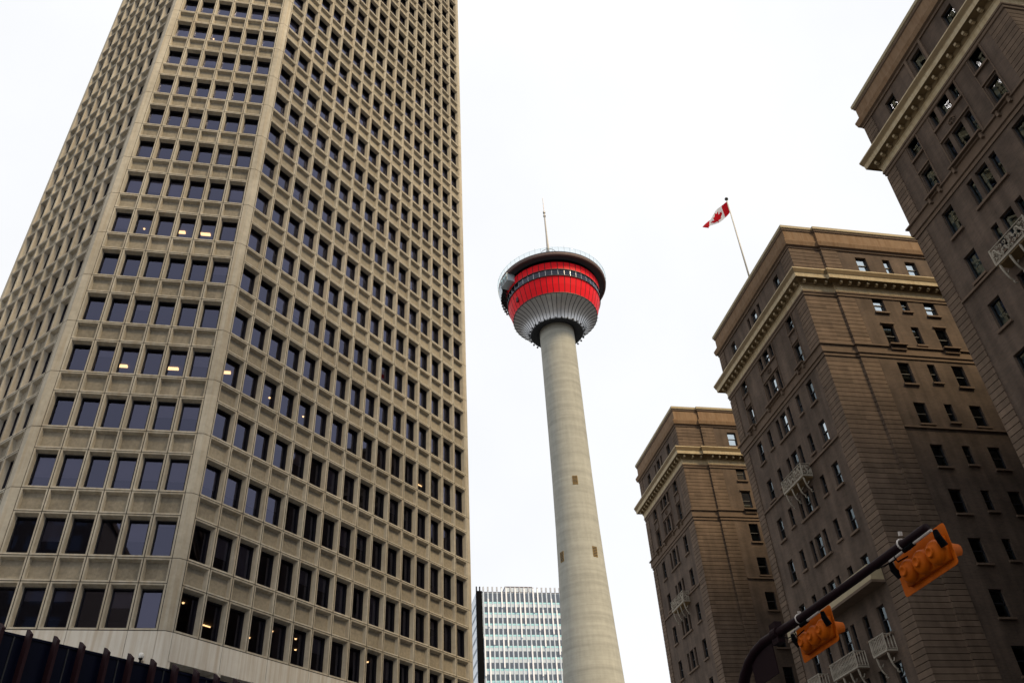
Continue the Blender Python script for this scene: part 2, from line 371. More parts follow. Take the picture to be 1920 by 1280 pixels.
# corner piers, one precast piece per storey with a joint between
def pier(pts_out, name='corner_pier'):
    b = MB(); inn = [(x*.0+x, y) for x, y in pts_out]
    for k in range(-1, K):
        z0_ = Z0+k*FH+.02 if k >= 0 else Z0-2.2; z1_ = Z0+(k+1)*FH-.02
        b.prism(pts_out, z0_, z1_, 'precast_smooth' if k < 0 else 'precast')
    cx = sum(p[0] for p in pts_out)/len(pts_out); cy = sum(p[1] for p in pts_out)/len(pts_out)
    b.prism([(cx+(x-cx)*.93, cy+(y-cy)*.93) for x, y in pts_out], Z0-2, ZT, 'joint')
    return b.build(name, tower)
eM = PM[0]+6*WM
pier([(eM+.015, 45.69), (eM+.37, 45.69), (PR[0]-.015, PR[1]), (PR[0]-.45, PR[1]+.45), (eM+.015, 46.5)])
pier([(PM[0]-.015, 45.69), (PM[0]-.52, 45.69), (PL[0]+.015, PL[1]), (PL[0]+.45, PL[1]+.45), (PM[0]-.015, 46.5)])
e = fR(16*WR, 0, 0); pier([tuple(fR(16*WR+.015, 0, 0))[:2], tuple(fR(16*WR+.42, 0, 0))[:2], tuple(fR(16*WR+.75, -.4, 0))[:2], tuple(fR(16*WR+.7, -1.2, 0))[:2], tuple(fR(16*WR+.015, -1.2, 0))[:2]][::-1])
pier([tuple(fL(8*WL+.015, 0, 0))[:2], tuple(fL(8*WL+.3, 0, 0))[:2], tuple(fL(8*WL+.55, -.3, 0))[:2], tuple(fL(8*WL+.5, -1.2, 0))[:2], tuple(fL(8*WL+.015, -1.2, 0))[:2]])
# smooth band below the lowest windows
b = MB()
for j in range(-1, 5, 2):
    a0 = max(0, j*WM)+.012; a1 = min(6*WM, (j+2)*WM)-.012; b.box(fM, a0, a1, -.5, .0, Z0-3.9, Z0-.022, 'precast_smooth')
b.box(fM, 5*WM+.012, 6*WM-.0, -.5, 0, Z0-3.9, Z0-.022, 'precast_smooth')
for j in range(0, 16, 2): b.box(fR, j*WR+.012, (j+2)*WR-.012, -.9, 0, Z0-1.45, Z0-.022, 'precast_smooth')
for j in range(-1, 9, 2):
    a0 = max(0, j*WL)+.012; a1 = min(8*WL, (j+2)*WL)-.012; b.box(fL, a0, a1, -.5, 0, Z0-3.9, Z0-.022, 'precast_smooth')
b.box(fM, 0, 6*WM, -.8, -.08, Z0-3.8, Z0-.06, 'joint'); b.box(fR, .2, 16*WR, -.8, -.06, Z0-1.4, Z0-.06, 'joint'); b.box(fL, 0, 8*WL, -.8, -.08, Z0-3.8, Z0-.06, 'joint')
b.build('base_band', tower)
b = MB()
for j in range(0, 9): b.box(fR, 2*j*WR-(.16 if j else -.0), 2*j*WR+.16, -.85, -.02, GZ, Z0-1.455, 'precast_smooth')
b.box(fM, 0, 6*WM, -.5, -.05, GZ, Z0-3.9, 'precast'); b.box(fL, 0, 8*WL, -.5, -.05, GZ, Z0-3.9, 'precast')
b.build('base_column', tower)
b = MB(); b.box(fR, .3, 16*WR, -2.2, -2.0, GZ, Z0-1.5, 'canopy_glass'); b.box(fR, .3, 16*WR, -2.0, -.86, Z0-1.7, Z0-1.5, 'precast'); b.build('lobby_glazing', tower)
def offpoly(d):
    return [tuple(fL(8*WL+.3, -d, 0))[:2], tuple(fL(.1+d*.4, -d, 0))[:2], (PM[0]-.2, 45.69+d), (eM+.2, 45.69+d), tuple(fR(.1+d*.4, -d, 0))[:2], tuple(fR(16*WR, -d, 0))[:2], (PR[0]+12, PR[1]+24), (PR[0]-9, PR[1]+24), (PL[0]-8.5, PL[1]+16)]
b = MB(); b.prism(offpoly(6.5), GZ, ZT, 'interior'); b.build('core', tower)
b = MB()
for k in range(0, K+1): b.prism(offpoly(DEP+.24), Z0+k*FH-1.22, Z0+k*FH-.25, 'ceiling')
b.build('floor_slab', tower)
b = MB(); b.prism(offpoly(.1), ZT+.02, ZT+1.5, 'precast', 'roof')
b.prism([(PR[0]+12.3, PR[1]+24.3), (PR[0]-9.3, PR[1]+24.3), (PR[0]-9.3, PR[1]+23.4), (PR[0]+12.3, PR[1]+23.4)], GZ, ZT, 'precast')
b.build('roof', tower)
b = MB()
A_, B_ = fR(16*WR+.7, -1.2, 0), (PR[0]+12, PR[1]+24.3); b.poly(((A_.x, A_.y, GZ), (B_[0], B_[1], GZ), (B_[0], B_[1], ZT), (A_.x, A_.y, ZT)), 'precast')
A_, B_ = fL(8*WL+.5, -1.2, 0), (PR[0]-9.3, PR[1]+24.3); b.poly(((A_.x, A_.y, GZ), (B_[0], B_[1], GZ), (B_[0], B_[1], ZT), (A_.x, A_.y, ZT)), 'precast')
b.build('rear_wall', tower)

# lit lamps seen on the ceilings behind the glass
LAMPS = [
 ((-15.53, 48.63, 4), 'P', 'bright ceiling panel in the third front window, leftmost of the lower lit row'),
 ((-12.33, 48.59, 4), 'P', 'bright ceiling panel in the fifth front window of the lower lit row'),
 ((-9.01, 48.68, 4), 'P', 'bright ceiling panel just right of the tower corner pier, in its side face'),
 ((-16.37, 47.86, 7), 'D', 'small lit ceiling light left of the two bright panels high on the tower front'),
 ((-13.84, 47.87, 7), 'P', 'lit ceiling panel in the fourth window of the upper lit row on the tower front'),
 ((-12.07, 47.87, 7), 'P', 'lit ceiling panel in the fifth window of the upper lit row on the tower front'),
 ((-16.17, 47.72, 8), 'D', 'lone small warm ceiling spot one row above the upper lit row of the tower front'),
 ((-15.09, 47.33, 13), 'D', 'highest lit ceiling spot on the tower front, near the top of the photo'),
 ((-2.2, 56.33, 5), 'D', 'highest lit spot on the broad right face of the office tower'),
 ((-6.26, 51.53, 4), 'D', 'leftmost of three small spots in a row on the right face of the office tower'),
 ((-3.99, 53.79, 4), 'D', 'middle of three small spots in a row on the right face of the office tower'),
 ((-2.06, 56.9, 4), 'D', 'rightmost of three small spots in a row on the right face of the office tower'),
 ((5.31, 63.6, 4), 'T', 'slim lit tube far right on the right face of the office tower'),
 ((-9.01, 49.02, 0), 'D', 'small spot high in the first dark bottom window right of the corner pier'),
 ((-8.22, 52.7, 0), 'T', 'slim orange tube low in the second dark bottom window of the right face'),
 ((-5.8, 54.97, 0), 'D', 'dim spot in the fourth bottom window of the right face'),
 ((-4.36, 53.73, 0), 'D', 'dim spot at the edge of the fifth bottom window of the right face'),
 ((-2.98, 55.13, 0), 'D', 'upper of two stacked spots in the sixth bottom window of the right face'),
 ((-3.04, 57.3, 0), 'D', 'lower of two stacked spots in the sixth bottom window of the right face'),
 ((-1.63, 56.38, 0), 'D', 'single spot in the seventh bottom window of the right face'),
 ((1.72, 59.9, 0), 'D', 'faint spot in the ninth bottom window of the right face, rightmost on its row'),
]
for (x, y, k), kind, lab in LAMPS:
    z = Z0+k*FH+2.6; b = MB(); fr = frame((x, y, 0), (1, 0, 0), (0, 1, 0))
    if kind == 'P': b.box(fr, -.34, .34, -.13, .13, z, z+.075, 'tube_light')
    elif kind == 'T':
        fr = frame((x, y, 0), (S2, S2, 0), (-S2, S2, 0)); b.box(fr, -.4, .4, -.03, .03, z, z+.06, 'tube_light')
    else: b.lathe((x, y, z), [(.001, 0), (.055, .01), (.075, .075)], 'tube_light', 12)
    o = b.build('ceiling_light'); tag(o, lab, 'ceiling light', 'lit ceiling lights inside the office tower')

# security camera on the base band
sc_e = empty('security_camera', (-9.85, 45.69, 13.6), 'small white security camera on a bracket under the beige concrete band beside the dark canopy', 'security camera')
b = MB(); b.box(WORLD, -9.93, -9.77, 45.35, 45.69, 13.52, 13.58, 'steel'); b.tube([(-9.85, 45.3, 13.56), (-9.85, 45.3, 13.3)], .05, 'black'); b.build('bracket', sc_e)
b = MB(); b.lathe((-9.85, 45.3, 13.78), [(.001, .08), (.08, .06), (.135, 0), (.14, -.15), (.11, -.2)], 'white', 20); b.lathe((-9.85, 45.3, 13.78), [(.11, -.2), (.08, -.27), (.001, -.3)], 'black', 20); b.build('dome', sc_e, True)

# ------------------------------------------------------------------ dark glass pavilion with fins (bottom left)
pv = empty('glass_pavilion', (-8, 29.5, GZ), 'dark blue glass pavilion wall with upright dark red fins below the beige office tower', 'pavilion')
CU = Vector((-5.162+8.891, 27.938-24.518, 0)).normalized(); CN = Vector((CU.y, -CU.x, 0))
fC = frame((-10.0-.0, 27.58, 0), CU, CN); CZ = 9.0
b = MB(); b.box(fC, -14, 16, -1.2, -.02, GZ, CZ-.02, 'canopy_glass'); b.box(fC, -14, 16, -1.3, .02, CZ-.02, CZ+.05, 'canopy_glass')
for j in range(-8, 10): b.box(fC, j*1.72+.3, j*1.72+.34, -.03, .01, GZ, CZ-.03, 'dark')
b.build('glazing', pv)
for j in range(-4, 13):
    a = .60+.853*j
    b = MB(); P = [fC(a, .05, GZ), fC(a, .34, GZ), fC(a, .34, CZ+.04), fC(a, .05, CZ+.24)]; Q = [p+CU*.10 for p in P]
    for q in ((0, 1, 2, 3),): b.poly([P[i] for i in q], 'fin'); b.poly([Q[i] for i in reversed(q)], 'fin')
    for i in range(4): b.poly((P[i], Q[i], Q[(i+1) % 4], P[(i+1) % 4]), 'fin')
    b.build('fin', pv)

# ------------------------------------------------------------------ observation tower
TD, TA = 178., R(16.40)
TC = (TD*math.sin(TA), TD*math.cos(TA), 0)
obs = empty('observation_tower', (TC[0], TC[1], GZ), 'slender tapering concrete observation tower with a red and silver round pod and a mast', 'tower')
FA = math.atan2(-TC[1], -TC[0])           # polar angle towards the viewer
b = MB()
prof = [(9.2, GZ), (8.2, 10), (7.45, 22), (6.75, 34), (6.2, 46), (5.65, 58), (5.2, 70), (4.93, 80), (4.75, 92), (4.66, 105), (4.6, 120), (4.57, 136.5)]
fine = []
for (r0, z0), (r1, z1) in zip(prof, prof[1:]):
    for s_ in range(4): fine.append((r0+(r1-r0)*s_/4, z0+(z1-z0)*s_/4))
fine.append(prof[-1]); b.lathe(TC, fine, 'shaft', 96)
b.build('shaft', obs, True)
def on_shaft(lat, z, wd, ht):
    r = next(r0+(r1-r0)*(z-z0)/(z1-z0) for (r0, z0), (r1, z1) in zip(prof, prof[1:]) if z0 <= z <= z1)
    a = FA+math.asin(lat/r); b = MB(); n = Vector((math.cos(a), math.sin(a), 0)); u = Vector((-n.y, n.x, 0)); O = Vector(TC)+n*r
    fr = frame(O, u, n); b.box(fr, -wd/2-.12, wd/2+.12, -.4, .05, z-ht/2-.12, z+ht/2+.12, 'ochre')
    b.box(fr, -wd/2, wd/2, .02, .06, z-ht/2, z+ht/2, 'dark')
    for q in range(6): b.box(fr, -wd/2, wd/2, .05, .10, z-ht/2+ht*q/6+.05, z-ht/2+ht*(q+.55)/6, 'ochre')
    b.build('louvre_window', obs)
on_shaft(.62, 89.7, .95, 2.0); on_shaft(-4.0, 72.3, .95, 2.1); on_shaft(3.25, 72.5, .95, 2.2)
# pod
NP = 48
b = MB(); b.lathe(TC, [(4.4, 135.9), (7.0, 135.35), (7.0, 135.7)], 'soffdark', 96)
for j in range(96):
    a = 2*math.pi*j/96; b.tube([(TC[0]+r*math.cos(a), TC[1]+r*math.sin(a), z) for r, z in ((4.5, 135.84), (6.98, 135.31))], .045, 'rib', 4)
b.build('lower_soffit', obs)
cone = [(6.95, 135.3), (7.15, 136.1), (7.45, 136.9), (7.85, 137.7), (8.4, 138.45), (9.1, 139.1), (9.95, 139.65), (10.7, 140.0), (11.3, 140.25)]
b = MB(); b.lathe(TC, cone, 'silver', 144); b.build('silver_bowl', obs, True)
b = MB()
for j in range(NP):
    a = 2*math.pi*(j+.5)/NP; b.tube([(TC[0]+(r+.03)*math.cos(a), TC[1]+(r+.03)*math.sin(a), z-.03) for r, z in cone]+[(TC[0]+11.55*math.cos(a), TC[1]+11.55*math.sin(a), 140.2)], .07, 'rib', 5)
b.build('bowl_rib', obs)
for j in range(30):
    a = 2*math.pi*(j+.25)/30; fr = frame((TC[0]+7.35*math.cos(a), TC[1]+7.35*math.sin(a), 0), (math.cos(a), math.sin(a), 0), (-math.sin(a), math.cos(a), 0))
    b = MB(); b.box(fr, -.2, .2, -.15, .15, 135.05, 135.45, 'dark'); b.build('pod_floodlight', obs)
def panels(prof_, m, name, gap=.05, seamm='seam', n=NP):
    b = MB(); b.lathe(TC, [(r-.06, z) for r, z in prof_], seamm, 144)
    for j in range(n):
        a0 = 2*math.pi*j/n+gap/12; a1 = 2*math.pi*(j+1)/n-gap/12
        for (r0, z0), (r1, z1) in zip(prof_, prof_[1:]):
            P = [(TC[0]+r*math.cos(a), TC[1]+r*math.sin(a), z) for r, z, a in ((r0, z0, a0), (r0, z0, a1), (r1, z1, a1), (r1, z1, a0))]
            b.poly(P, m)
    return b.build(name, obs)
panels([(11.3, 140.4), (12.0, 142.8), (12.52, 145.0)], 'red', 'red_panel_band', gap=.09)
panels([(12.72, 147.15), (12.85, 149.5)], 'red', 'red_panel_band', gap=.09)
b = MB(); b.lathe(TC, [(12.6, 144.98), (12.75, 145.05), (12.75, 145.2), (12.5, 145.2)], 'dark', 96); b.lathe(TC, [(12.5, 147.0), (12.85, 147.0), (12.85, 147.2), (12.6, 147.2)], 'dark', 96)
b.lathe(TC, [(11.1, 140.2), (11.35, 140.2), (11.35, 140.42), (11.1, 140.42)], 'dark', 96); b.lathe(TC, [(11.5, 145.3), (11.5, 147.0)], 'interior', 64)
b.build('pod_trim', obs)
b = MB()
for j in range(NP):
    a0 = 2*math.pi*j/NP; a1 = 2*math.pi*(j+1)/NP
    b.poly([(TC[0]+r*math.cos(a), TC[1]+r*math.sin(a), z) for r, z, a in ((12.5, 145.2, a0), (12.5, 145.2, a1), (12.66, 147.0, a1), (12.66, 147.0, a0))], 'podglass')
    fr = frame((TC[0]+12.6*math.cos(a0), TC[1]+12.6*math.sin(a0), 0), (-math.sin(a0), math.cos(a0), 0), (math.cos(a0), math.sin(a0), 0)); b.box(fr, -.035, .035, -.06, .08, 145.2, 147.0, 'silver')
b.build('restaurant_window_band', obs)
b = MB(); b.lathe(TC, [(12.75, 149.55), (12.8, 150.5)], 'podglass', 96); b.build('clerestory', obs)
b = MB(); b.lathe(TC, [(12.6, 150.45), (14.3, 150.6), (14.3, 150.42)], 'soffdark', 96)
b.lathe(TC, [(14.3, 150.42), (14.7, 150.42), (14.85, 150.7), (14.85, 151.5), (14.4, 151.8), (3, 152.6), (.01, 152.7)], 'rim', 96); b.build('rim_roof', obs)
b = MB()
for j in range(60):
    a = 2*math.pi*j/60; b.tube([(TC[0]+14.9*math.cos(a), TC[1]+14.9*math.sin(a), 151.2), (TC[0]+15.0*math.cos(a), TC[1]+15.0*math.sin(a), 152.9+(.5 if j % 5 == 0 else 0))], .03, 'mast', 4)
b.lathe(TC, [(14.95, 151.3), (15.02, 152.7)], 'glassrail', 96)
b.lathe(TC, [(14.9, 152.72), (15.1, 152.72), (15.1, 152.78), (14.9, 152.78)], 'glassrail', 96)
b.build('rim_railing', obs)
# glass floor box on the left of the pod
a = FA-R(57); fr = frame((TC[0], TC[1], 0), (math.cos(a), math.sin(a), 0), (-math.sin(a), math.cos(a), 0))
b = MB(); b.box(fr, 12.2, 14.95, -2.3, 1.6, 148.15, 148.3, 'palegl')
for q in (-2.3, 1.55): b.box(fr, 12.2, 14.95, q, q+.06, 148.3, 150.5, 'palegl')
b.box(fr, 14.9, 14.98, -2.3, 1.6, 148.3, 150.5, 'glassrail')
for q in (-2.3, -1., .3, 1.55): b.box(fr, 14.88, 15.02, q, q+.08, 148.1, 150.5, 'silver')
b.build('glass_floor_box', obs)
a = FA-R(88); b = MB()
for q in range(9):
    aa = FA-R(70+q*5); a2 = FA-R(70+q*5+4.6)
    b.poly([(TC[0]+r*math.cos(t), TC[1]+r*math.sin(t), z) for r, z, t in ((14.3, 148.0, aa), (14.3, 148.0, a2), (14.8, 150.5, a2), (14.8, 150.5, aa))], 'palegl')
    b.box(frame((TC[0], TC[1], 0), (math.cos(aa), math.sin(aa), 0), (-math.sin(aa), math.cos(aa), 0)), 12.6, 14.4, -.1, .1, 147.7, 148.0, 'dark')
b.build('side_glazing', obs)
b = MB()
fr = frame((TC[0]+11.95*math.cos(FA-R(52)), TC[1]+11.95*math.sin(FA-R(52)), 0), (-math.sin(FA-R(52)), math.cos(FA-R(52)), 0), (math.cos(FA-R(52)), math.sin(FA-R(52)), 0))
b.box(fr, -.45, .45, -.1, .16, 141.9, 143.4, 'seam'); b.build('hatch', obs)
b = MB()
for q in range(3):
    t = 2*math.pi*q/3+.6; b.tube([(TC[0]+2.6*math.cos(t), TC[1]+2.6*math.sin(t), 152.4), (TC[0]+1.6*math.cos(t), TC[1]+1.6*math.sin(t), 163.0), (TC[0]+.2*math.cos(t), TC[1]+.2*math.sin(t), 166.2)], .16, 'mast', 6)
b.lathe((TC[0], TC[1], 164.2), [(2.2, 0), (2.3, .1), (2.2, .2)], 'mast', 24)
b.tube([(TC[0], TC[1], 152), (TC[0], TC[1], 166.5), (TC[0], TC[1], 172), (TC[0], TC[1], 180.6)], [.5, .42, .28, .22], 'mast', 8)
b.lathe((TC[0], TC[1], 179.4), [(.2, 0), (.4, .1), (.4, .5), (.2, .6), (.2, 1.4), (.38, 1.5), (.38, 2.0), (.1, 2.1)], 'mast', 10)
b.tube([(TC[0], TC[1], 181.4), (TC[0], TC[1], 187.4)], [.14, .09], 'ant', 5)
b.build('mast', obs)

# ------------------------------------------------------------------ glass office building behind
BY = 280.; GX0 = 43.9; GX1 = 78.; GZT = 106.6
gb = empty('glass_office_building', (61, 300, GZ), 'distant grey blue office block with white fins, between the beige tower and concrete shaft', 'office building')
fG = frame((GX0, BY, 0), (1, 0, 0), (0, -1, 0)); LG = GX1-GX0
b = MB(); b.prism([(GX0, BY), (GX1, BY), (GX1, BY+48), (GX0, BY+48)], GZ, GZT, 'curtainwall', 'roof')
b.box(fG, 10.1, 19.6, -10, .1, GZT, GZT+1.7, 'curtainwall'); b.box(fG, 10.0, 19.7, -10, .2, GZT+1.7, GZT+1.95, 'rim'); b.box(fG, 0, LG, -.3, .12, GZT-.15, GZT, 'rim'); b.build('wall', gb)
b = MB(); rows = []
PS = 1.59; nb = int(LG/PS); z = GZT-.4
rows.append((z-3.1, z)); z -= 3.1+1.75
while z > 0: rows.append((z-1.95, z)); z -= 3.72
for r_, (c0, c1) in enumerate(rows):
    for i in range(nb):
        b.box(fG, 2.4+i*PS+.28, 2.4+(i+1)*PS-.28, -.2, .04, c0, c1, 'cwwin'); 
    b.box(fG, 2.4, LG, -.2, .03, c0-.6, c0, 'cyan')
b.build('window_band', gb)
b = MB()
for i in range(nb+1):
    b.box(fG, 2.4+i*PS-.17, 2.4+i*PS+.17, 0, .22, GZ, GZT+.2, 'cwmull'); b.box(fG, 2.4+i*PS-.26, 2.4+i*PS+.26, -.1, .3, GZT+.2, GZT+1.75, 'cwpost')
FINS = [(1, 330, 650), (2, 400, 850), (4, 200, 430), (5, 200, 870), (7, 200, 480), (8, 370, 770), (9, 200, 620), (11, 200, 480), (12, 200, 690), (13, 450, 870), (15, 320, 730), (16, 450, 960),
 (0, 760, 1190), (4, 770, 1100), (1, 905, 1400), (10, 850, 1350), (12, 860, 1190), (9, 1040, 1500), (15, 980, 1400), (13, 1130, 1600), (5, 1140, 1600), (18, 300, 700), (20, 500, 1000)]
for i, y0, y1 in FINS: b.box(fG, 2.4+i*PS-.24, 2.4+i*PS+.24, .22, .5, GZT+1.2-(y1-200)/125*3.72, GZT+1.2-(y0-200)/125*3.72, 'cwfin')
rnd = random.Random(3)
for i in range(nb+1):
    z = GZT-42-rnd.random()*14
    while z > 10:
        ln = 9+rnd.random()*9
        if rnd.random() < .4: b.box(fG, 2.4+i*PS-.24, 2.4+i*PS+.24, .22, .5, z-ln, z, 'cwfin')
        z -= ln+rnd.random()*16+2
b.build('fin', gb)
b = MB(); b.box(fG, -.05, 1.9, -.4, .35, GZ, GZT+.2, 'black'); b.box(fG, -.2, .2, -.1, .4, GZ, GZT+1.7, 'black'); b.box(fG, .95, 1.35, -.1, .4, GZT, GZT+1.7, 'black'); b.build('corner_recess', gb)
b = MB(); fS = frame((GX0, BY, 0), (0, 1, 0), (-1, 0, 0)); z = GZ
while z < GZT-1: b.box(fS, .5, 47.5, 0, .25, z, z+2.6, 'cwside'); z += 3.72
b.build('louvre_wall', gb)

# ------------------------------------------------------------------ hotel
XH = 36.
hotel = empty('hotel', (55, 50, GZ), 'brown brick hotel of three tall wings with ribbed corner stonework, cream cornice and ornate balconies', 'hotel')
ROWS = [(42.85, 44.5), (39.3, 41.48), (35.58, 37.65), (31.9, 33.85), (28.22, 30.12), (24.5, 26.42), (20.8, 22.67), (17.1, 19.02), (13.4, 15.3), (9.7, 11.6), (6.0, 7.9), (2.3, 4.2)]
hspecs = []; sspecs = []
def sill(fr, a0, a1, b0, b1, c0, c1, par):
    sspecs.append((area_px(fr, a0, a1, c0, c1), lambda b: b.box(fr, a0, a1, b0, b1, c0, c1, 'stone'), par))
def quads_with_holes(b, fr, a0, a1, c0, c1, holes, m, base=0., dep=.34):
    xs = sorted({a0, a1, *[h[0] for h in holes], *[h[1] for h in holes]}); zs = sorted({c0, c1, *[h[2] for h in holes], *[h[3] for h in holes]})
    xs = [x for x in xs if a0 <= x <= a1]; zs = [z for z in zs if c0 <= z <= c1]
    for x0, x1 in zip(xs, xs[1:]):
        run = None
        for z0, z1 in zip(zs, zs[1:]):
            mx, mz = (x0+x1)/2, (z0+z1)/2
            hole = any(h[0] < mx < h[1] and h[2] < mz < h[3] for h in holes)
            if not hole: run = (run[0], z1) if run else (z0, z1)
            if (hole or z1 == zs[-1]) and run:
                b.poly((fr(x0, base, run[0]), fr(x1, base, run[0]), fr(x1, base, run[1]), fr(x0, base, run[1])), m); run = None
    for h in holes:
        A = [fr(h[0], base, h[2]), fr(h[1], base, h[2]), fr(h[1], base, h[3]), fr(h[0], base, h[3])]; D = [fr(h[0], base-dep, h[2]), fr(h[1], base-dep, h[2]), fr(h[1], base-dep, h[3]), fr(h[0], base-dep, h[3])]
        for j in range(4): b.poly((A[j], A[(j+1) % 4], D[(j+1) % 4], D[j]), m)
def sash(fr, h, base, par, cur=0, dep=.24, gl='hotel_glass', rail=True):
    a0, a1, c0, c1 = h
    def fn(b):
        d = base-dep; t = .075; g = d-.03; mid = (c0+c1)/2+.04
        b.poly((fr(a0, g, c0), fr(a1, g, c0), fr(a1, g, mid), fr(a0, g, mid)), gl)
        b.poly((fr(a0, g+.04, mid), fr(a1, g+.04, mid), fr(a1, g+.04, c1), fr(a0, g+.04, c1)), gl)
        for (x0, x1, y0, y1) in ((a0, a1, c0, c0+t), (a0, a1, c1-t, c1), (a0, a0+t*.8, c0+t, c1-t), (a1-t*.8, a1, c0+t, c1-t))+(((a0+t*.8, a1-t*.8, mid-.035, mid+.035),) if rail else ()):
            b.box(fr, x0, x1, d-.06, d+.05, y0, y1, 'hotel_frame')
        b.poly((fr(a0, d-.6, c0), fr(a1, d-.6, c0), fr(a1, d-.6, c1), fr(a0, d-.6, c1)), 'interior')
        if cur == 1: b.box(fr, a0+t, a1-t, g-.14, g-.12, c1-(c1-c0)*random.choice((.35, .5, .95)), c1-t, 'curtain')
        elif cur == 2:
            w_ = (a1-a0)*.3
            for (x0, x1) in ((a0+t, a0+w_), (a1-w_, a1-t)): b.box(fr, x0, x1, g-.14, g-.12, c0+t, c1-t, 'curtain')
    hspecs.append((area_px(fr, a0, a1, c0, c1), fn, par))
def molding(b, pts, prof, closed=False):
    """extrude a profile of (outward, z, material-of-next-strip) along an outline of (x,y) with mitred outward corners"""
    n = len(pts); offs = []
    for i in range(n):
        def nrm(p, q): dx, dy = q[0]-p[0], q[1]-p[1]; L = math.hypot(dx, dy); return (dy/L, -dx/L)
        if i == 0: m = nrm(pts[0], pts[1])
        elif i == n-1: m = nrm(pts[-2], pts[-1])
        else:
            n1, n2 = nrm(pts[i-1], pts[i]), nrm(pts[i], pts[i+1]); s_ = 1+n1[0]*n2[0]+n1[1]*n2[1]
            m = ((n1[0]+n2[0])/s_, (n1[1]+n2[1])/s_)
        offs.append(m)
    for (p0, z0, mm), (p1, z1, _) in zip(prof, prof[1:]):
        for i in range(n-1):
            A = (pts[i][0]+offs[i][0]*p0, pts[i][1]+offs[i][1]*p0, z0); B = (pts[i+1][0]+offs[i+1][0]*p0, pts[i+1][1]+offs[i+1][1]*p0, z0)
            C = (pts[i+1][0]+offs[i+1][0]*p1, pts[i+1][1]+offs[i+1][1]*p1, z1); D = (pts[i][0]+offs[i][0]*p1, pts[i][1]+offs[i][1]*p1, z1)
            b.poly((A, B, C, D), mm)
def wing(yn, yf, cen, acols, bcols, xl, attic_mid, curt):
    W = yf-yn; JB = .2                                       # beyond X=39 the side wall stands 0.2 m proud
    fs = frame((XH, yf, 0), (0, -1, 0), (-1, 0, 0))          # street face, a runs from the far corner to the near corner
    ft = frame((XH, yn, 0), (1, 0, 0), (0, -1, 0))           # side face towards the viewer
    fb = frame((XH, yf, 0), (1, 0, 0), (0, 1, 0))            # side face away from the viewer
    A = lambda y: yf-y
    wob = MB(); holes = []; th = []; wins = []; tw = []
    sq = []; pq = []; TC_ = [(6.05, 7.1), (8.7, 9.4), (10.9, 11.95), (14.4, 15.45), (17.0, 17.7), (19.2, 20.25), (22.4, 23.45)]
    for r_, (c0, c1) in enumerate(ROWS):
        for s_ in (-1, 1):
            y0, y1 = sorted((cen+s_*acols[0], cen+s_*acols[1])); holes.append((A(y1), A(y0), c0, c1))
            if r_ >= 2:
                sq.append((fs, A(y1)-.12, A(y0)+.12, .0, .16, c0-.16, c0-.003))
                if bcols:
                    y0, y1 = sorted((cen+s_*bcols[0], cen+s_*bcols[1])); holes.append((A(y1), A(y0), c0+.27, c1)); sq.append((fs, A(y1)-.1, A(y0)+.1, 0, .14, c0+.12, c0+.267))
        for (q0, q1) in ((-.5, .5), (-1.36, -.82), (.82, 1.36)): holes.append((A(cen+q1), A(cen+q0), c0, c1))
        if r_ >= 2: sq.append((fs, A(cen+1.48), A(cen-1.48), 0, .16, c0-.16, c0-.003))
        for j, (x0, x1) in enumerate(TC_):
            nar = x1-x0 < .9; th.append((x0, x1, c0+(.27 if nar else 0), c1))
            sq.append((ft, x0-.14, x1+.14, JB, JB+.16, c0+(.27 if nar else 0)-.15, c0+(.27 if nar else 0)-.003))
    # attic row
    az0, az1 = 47.35, 49.05
    for s_ in (-1, 1):
        y0, y1 = sorted((cen+s_*acols[0], cen+s_*acols[1])); holes.append((A(y1), A(y0), az0, az1))
    if attic_mid == 3:
        for (q0, q1) in ((-.5, .5), (-1.36, -.9), (.9, 1.36)): holes.append((A(cen+q1), A(cen+q0), az0, az1))
    else:
        holes.append((A(cen+.53), A(cen-.53), az0, az1+.25))
        for q in (-.95, .75): pq.append((A(cen+q+.2), A(cen+q), -.02, .14, 47.2, 49.6))
    for (x0, x1) in TC_: th.append((x0, x1, az0, az1))
    wings = MB(); wings.mi('brick')
    quads_with_holes(wings, fs, 0, W, GZ, 52.1, holes, 'brick')
    quads_with_holes(wings, ft, 0, 3.0, GZ, 52.1, [], 'brick')
    quads_with_holes(wings, ft, 3.0, xl, GZ, 52.1, th, 'brick', base=JB)
    wings.poly((ft(3.0, 0, GZ), ft(3.0, JB, GZ), ft(3.0, JB, 52.1), ft(3.0, 0, 52.1)), 'brick')
    wings.poly((fb(0, 0, GZ), fb(xl, 0, GZ), fb(xl, 0, 52.1), fb(0, 0, 52.1)), 'brick')
    wings.poly((fs(0, 0, 51.2), fs(W, 0, 51.2), ft(xl, 0, 51.2), fb(xl, 0, 51.2)), 'roof')
    wo = wings.build('wing', hotel)
    # window strips of the two upper rows are sunk panels: lintel ledges and sill blocks
    for (ya, yb) in ((cen-acols[1]-.12, cen-acols[0]+.12), (cen+acols[0]-.12, cen+acols[1]+.12), (cen-1.5, cen+1.5)):
        a0, a1 = A(yb), A(ya)
        pq.append((a0-.05, a0, 0, .07, 39.2, 44.25)); pq.append((a1, a1+.05, 0, .07, 39.2, 44.25))
        sill(fs, a0+.002, a1-.002, 0, .15, 42.68, 42.83, wo)
        b = MB(); b.box(fs, a0+.002, a1-.002, 0, .12, 41.62, 41.72, 'stone'); b.build('lintel', wo)
        b = MB(); b.box(fs, a0-.1, a1+.1, 0, .50, 39.16, 39.28, 'stone')
        for q in (a0+.02, a1-.2): b.box(fs, q, q+.18, 0, .38, 38.72, 39.16, 'stone')
        b.build('box_sill', wo)
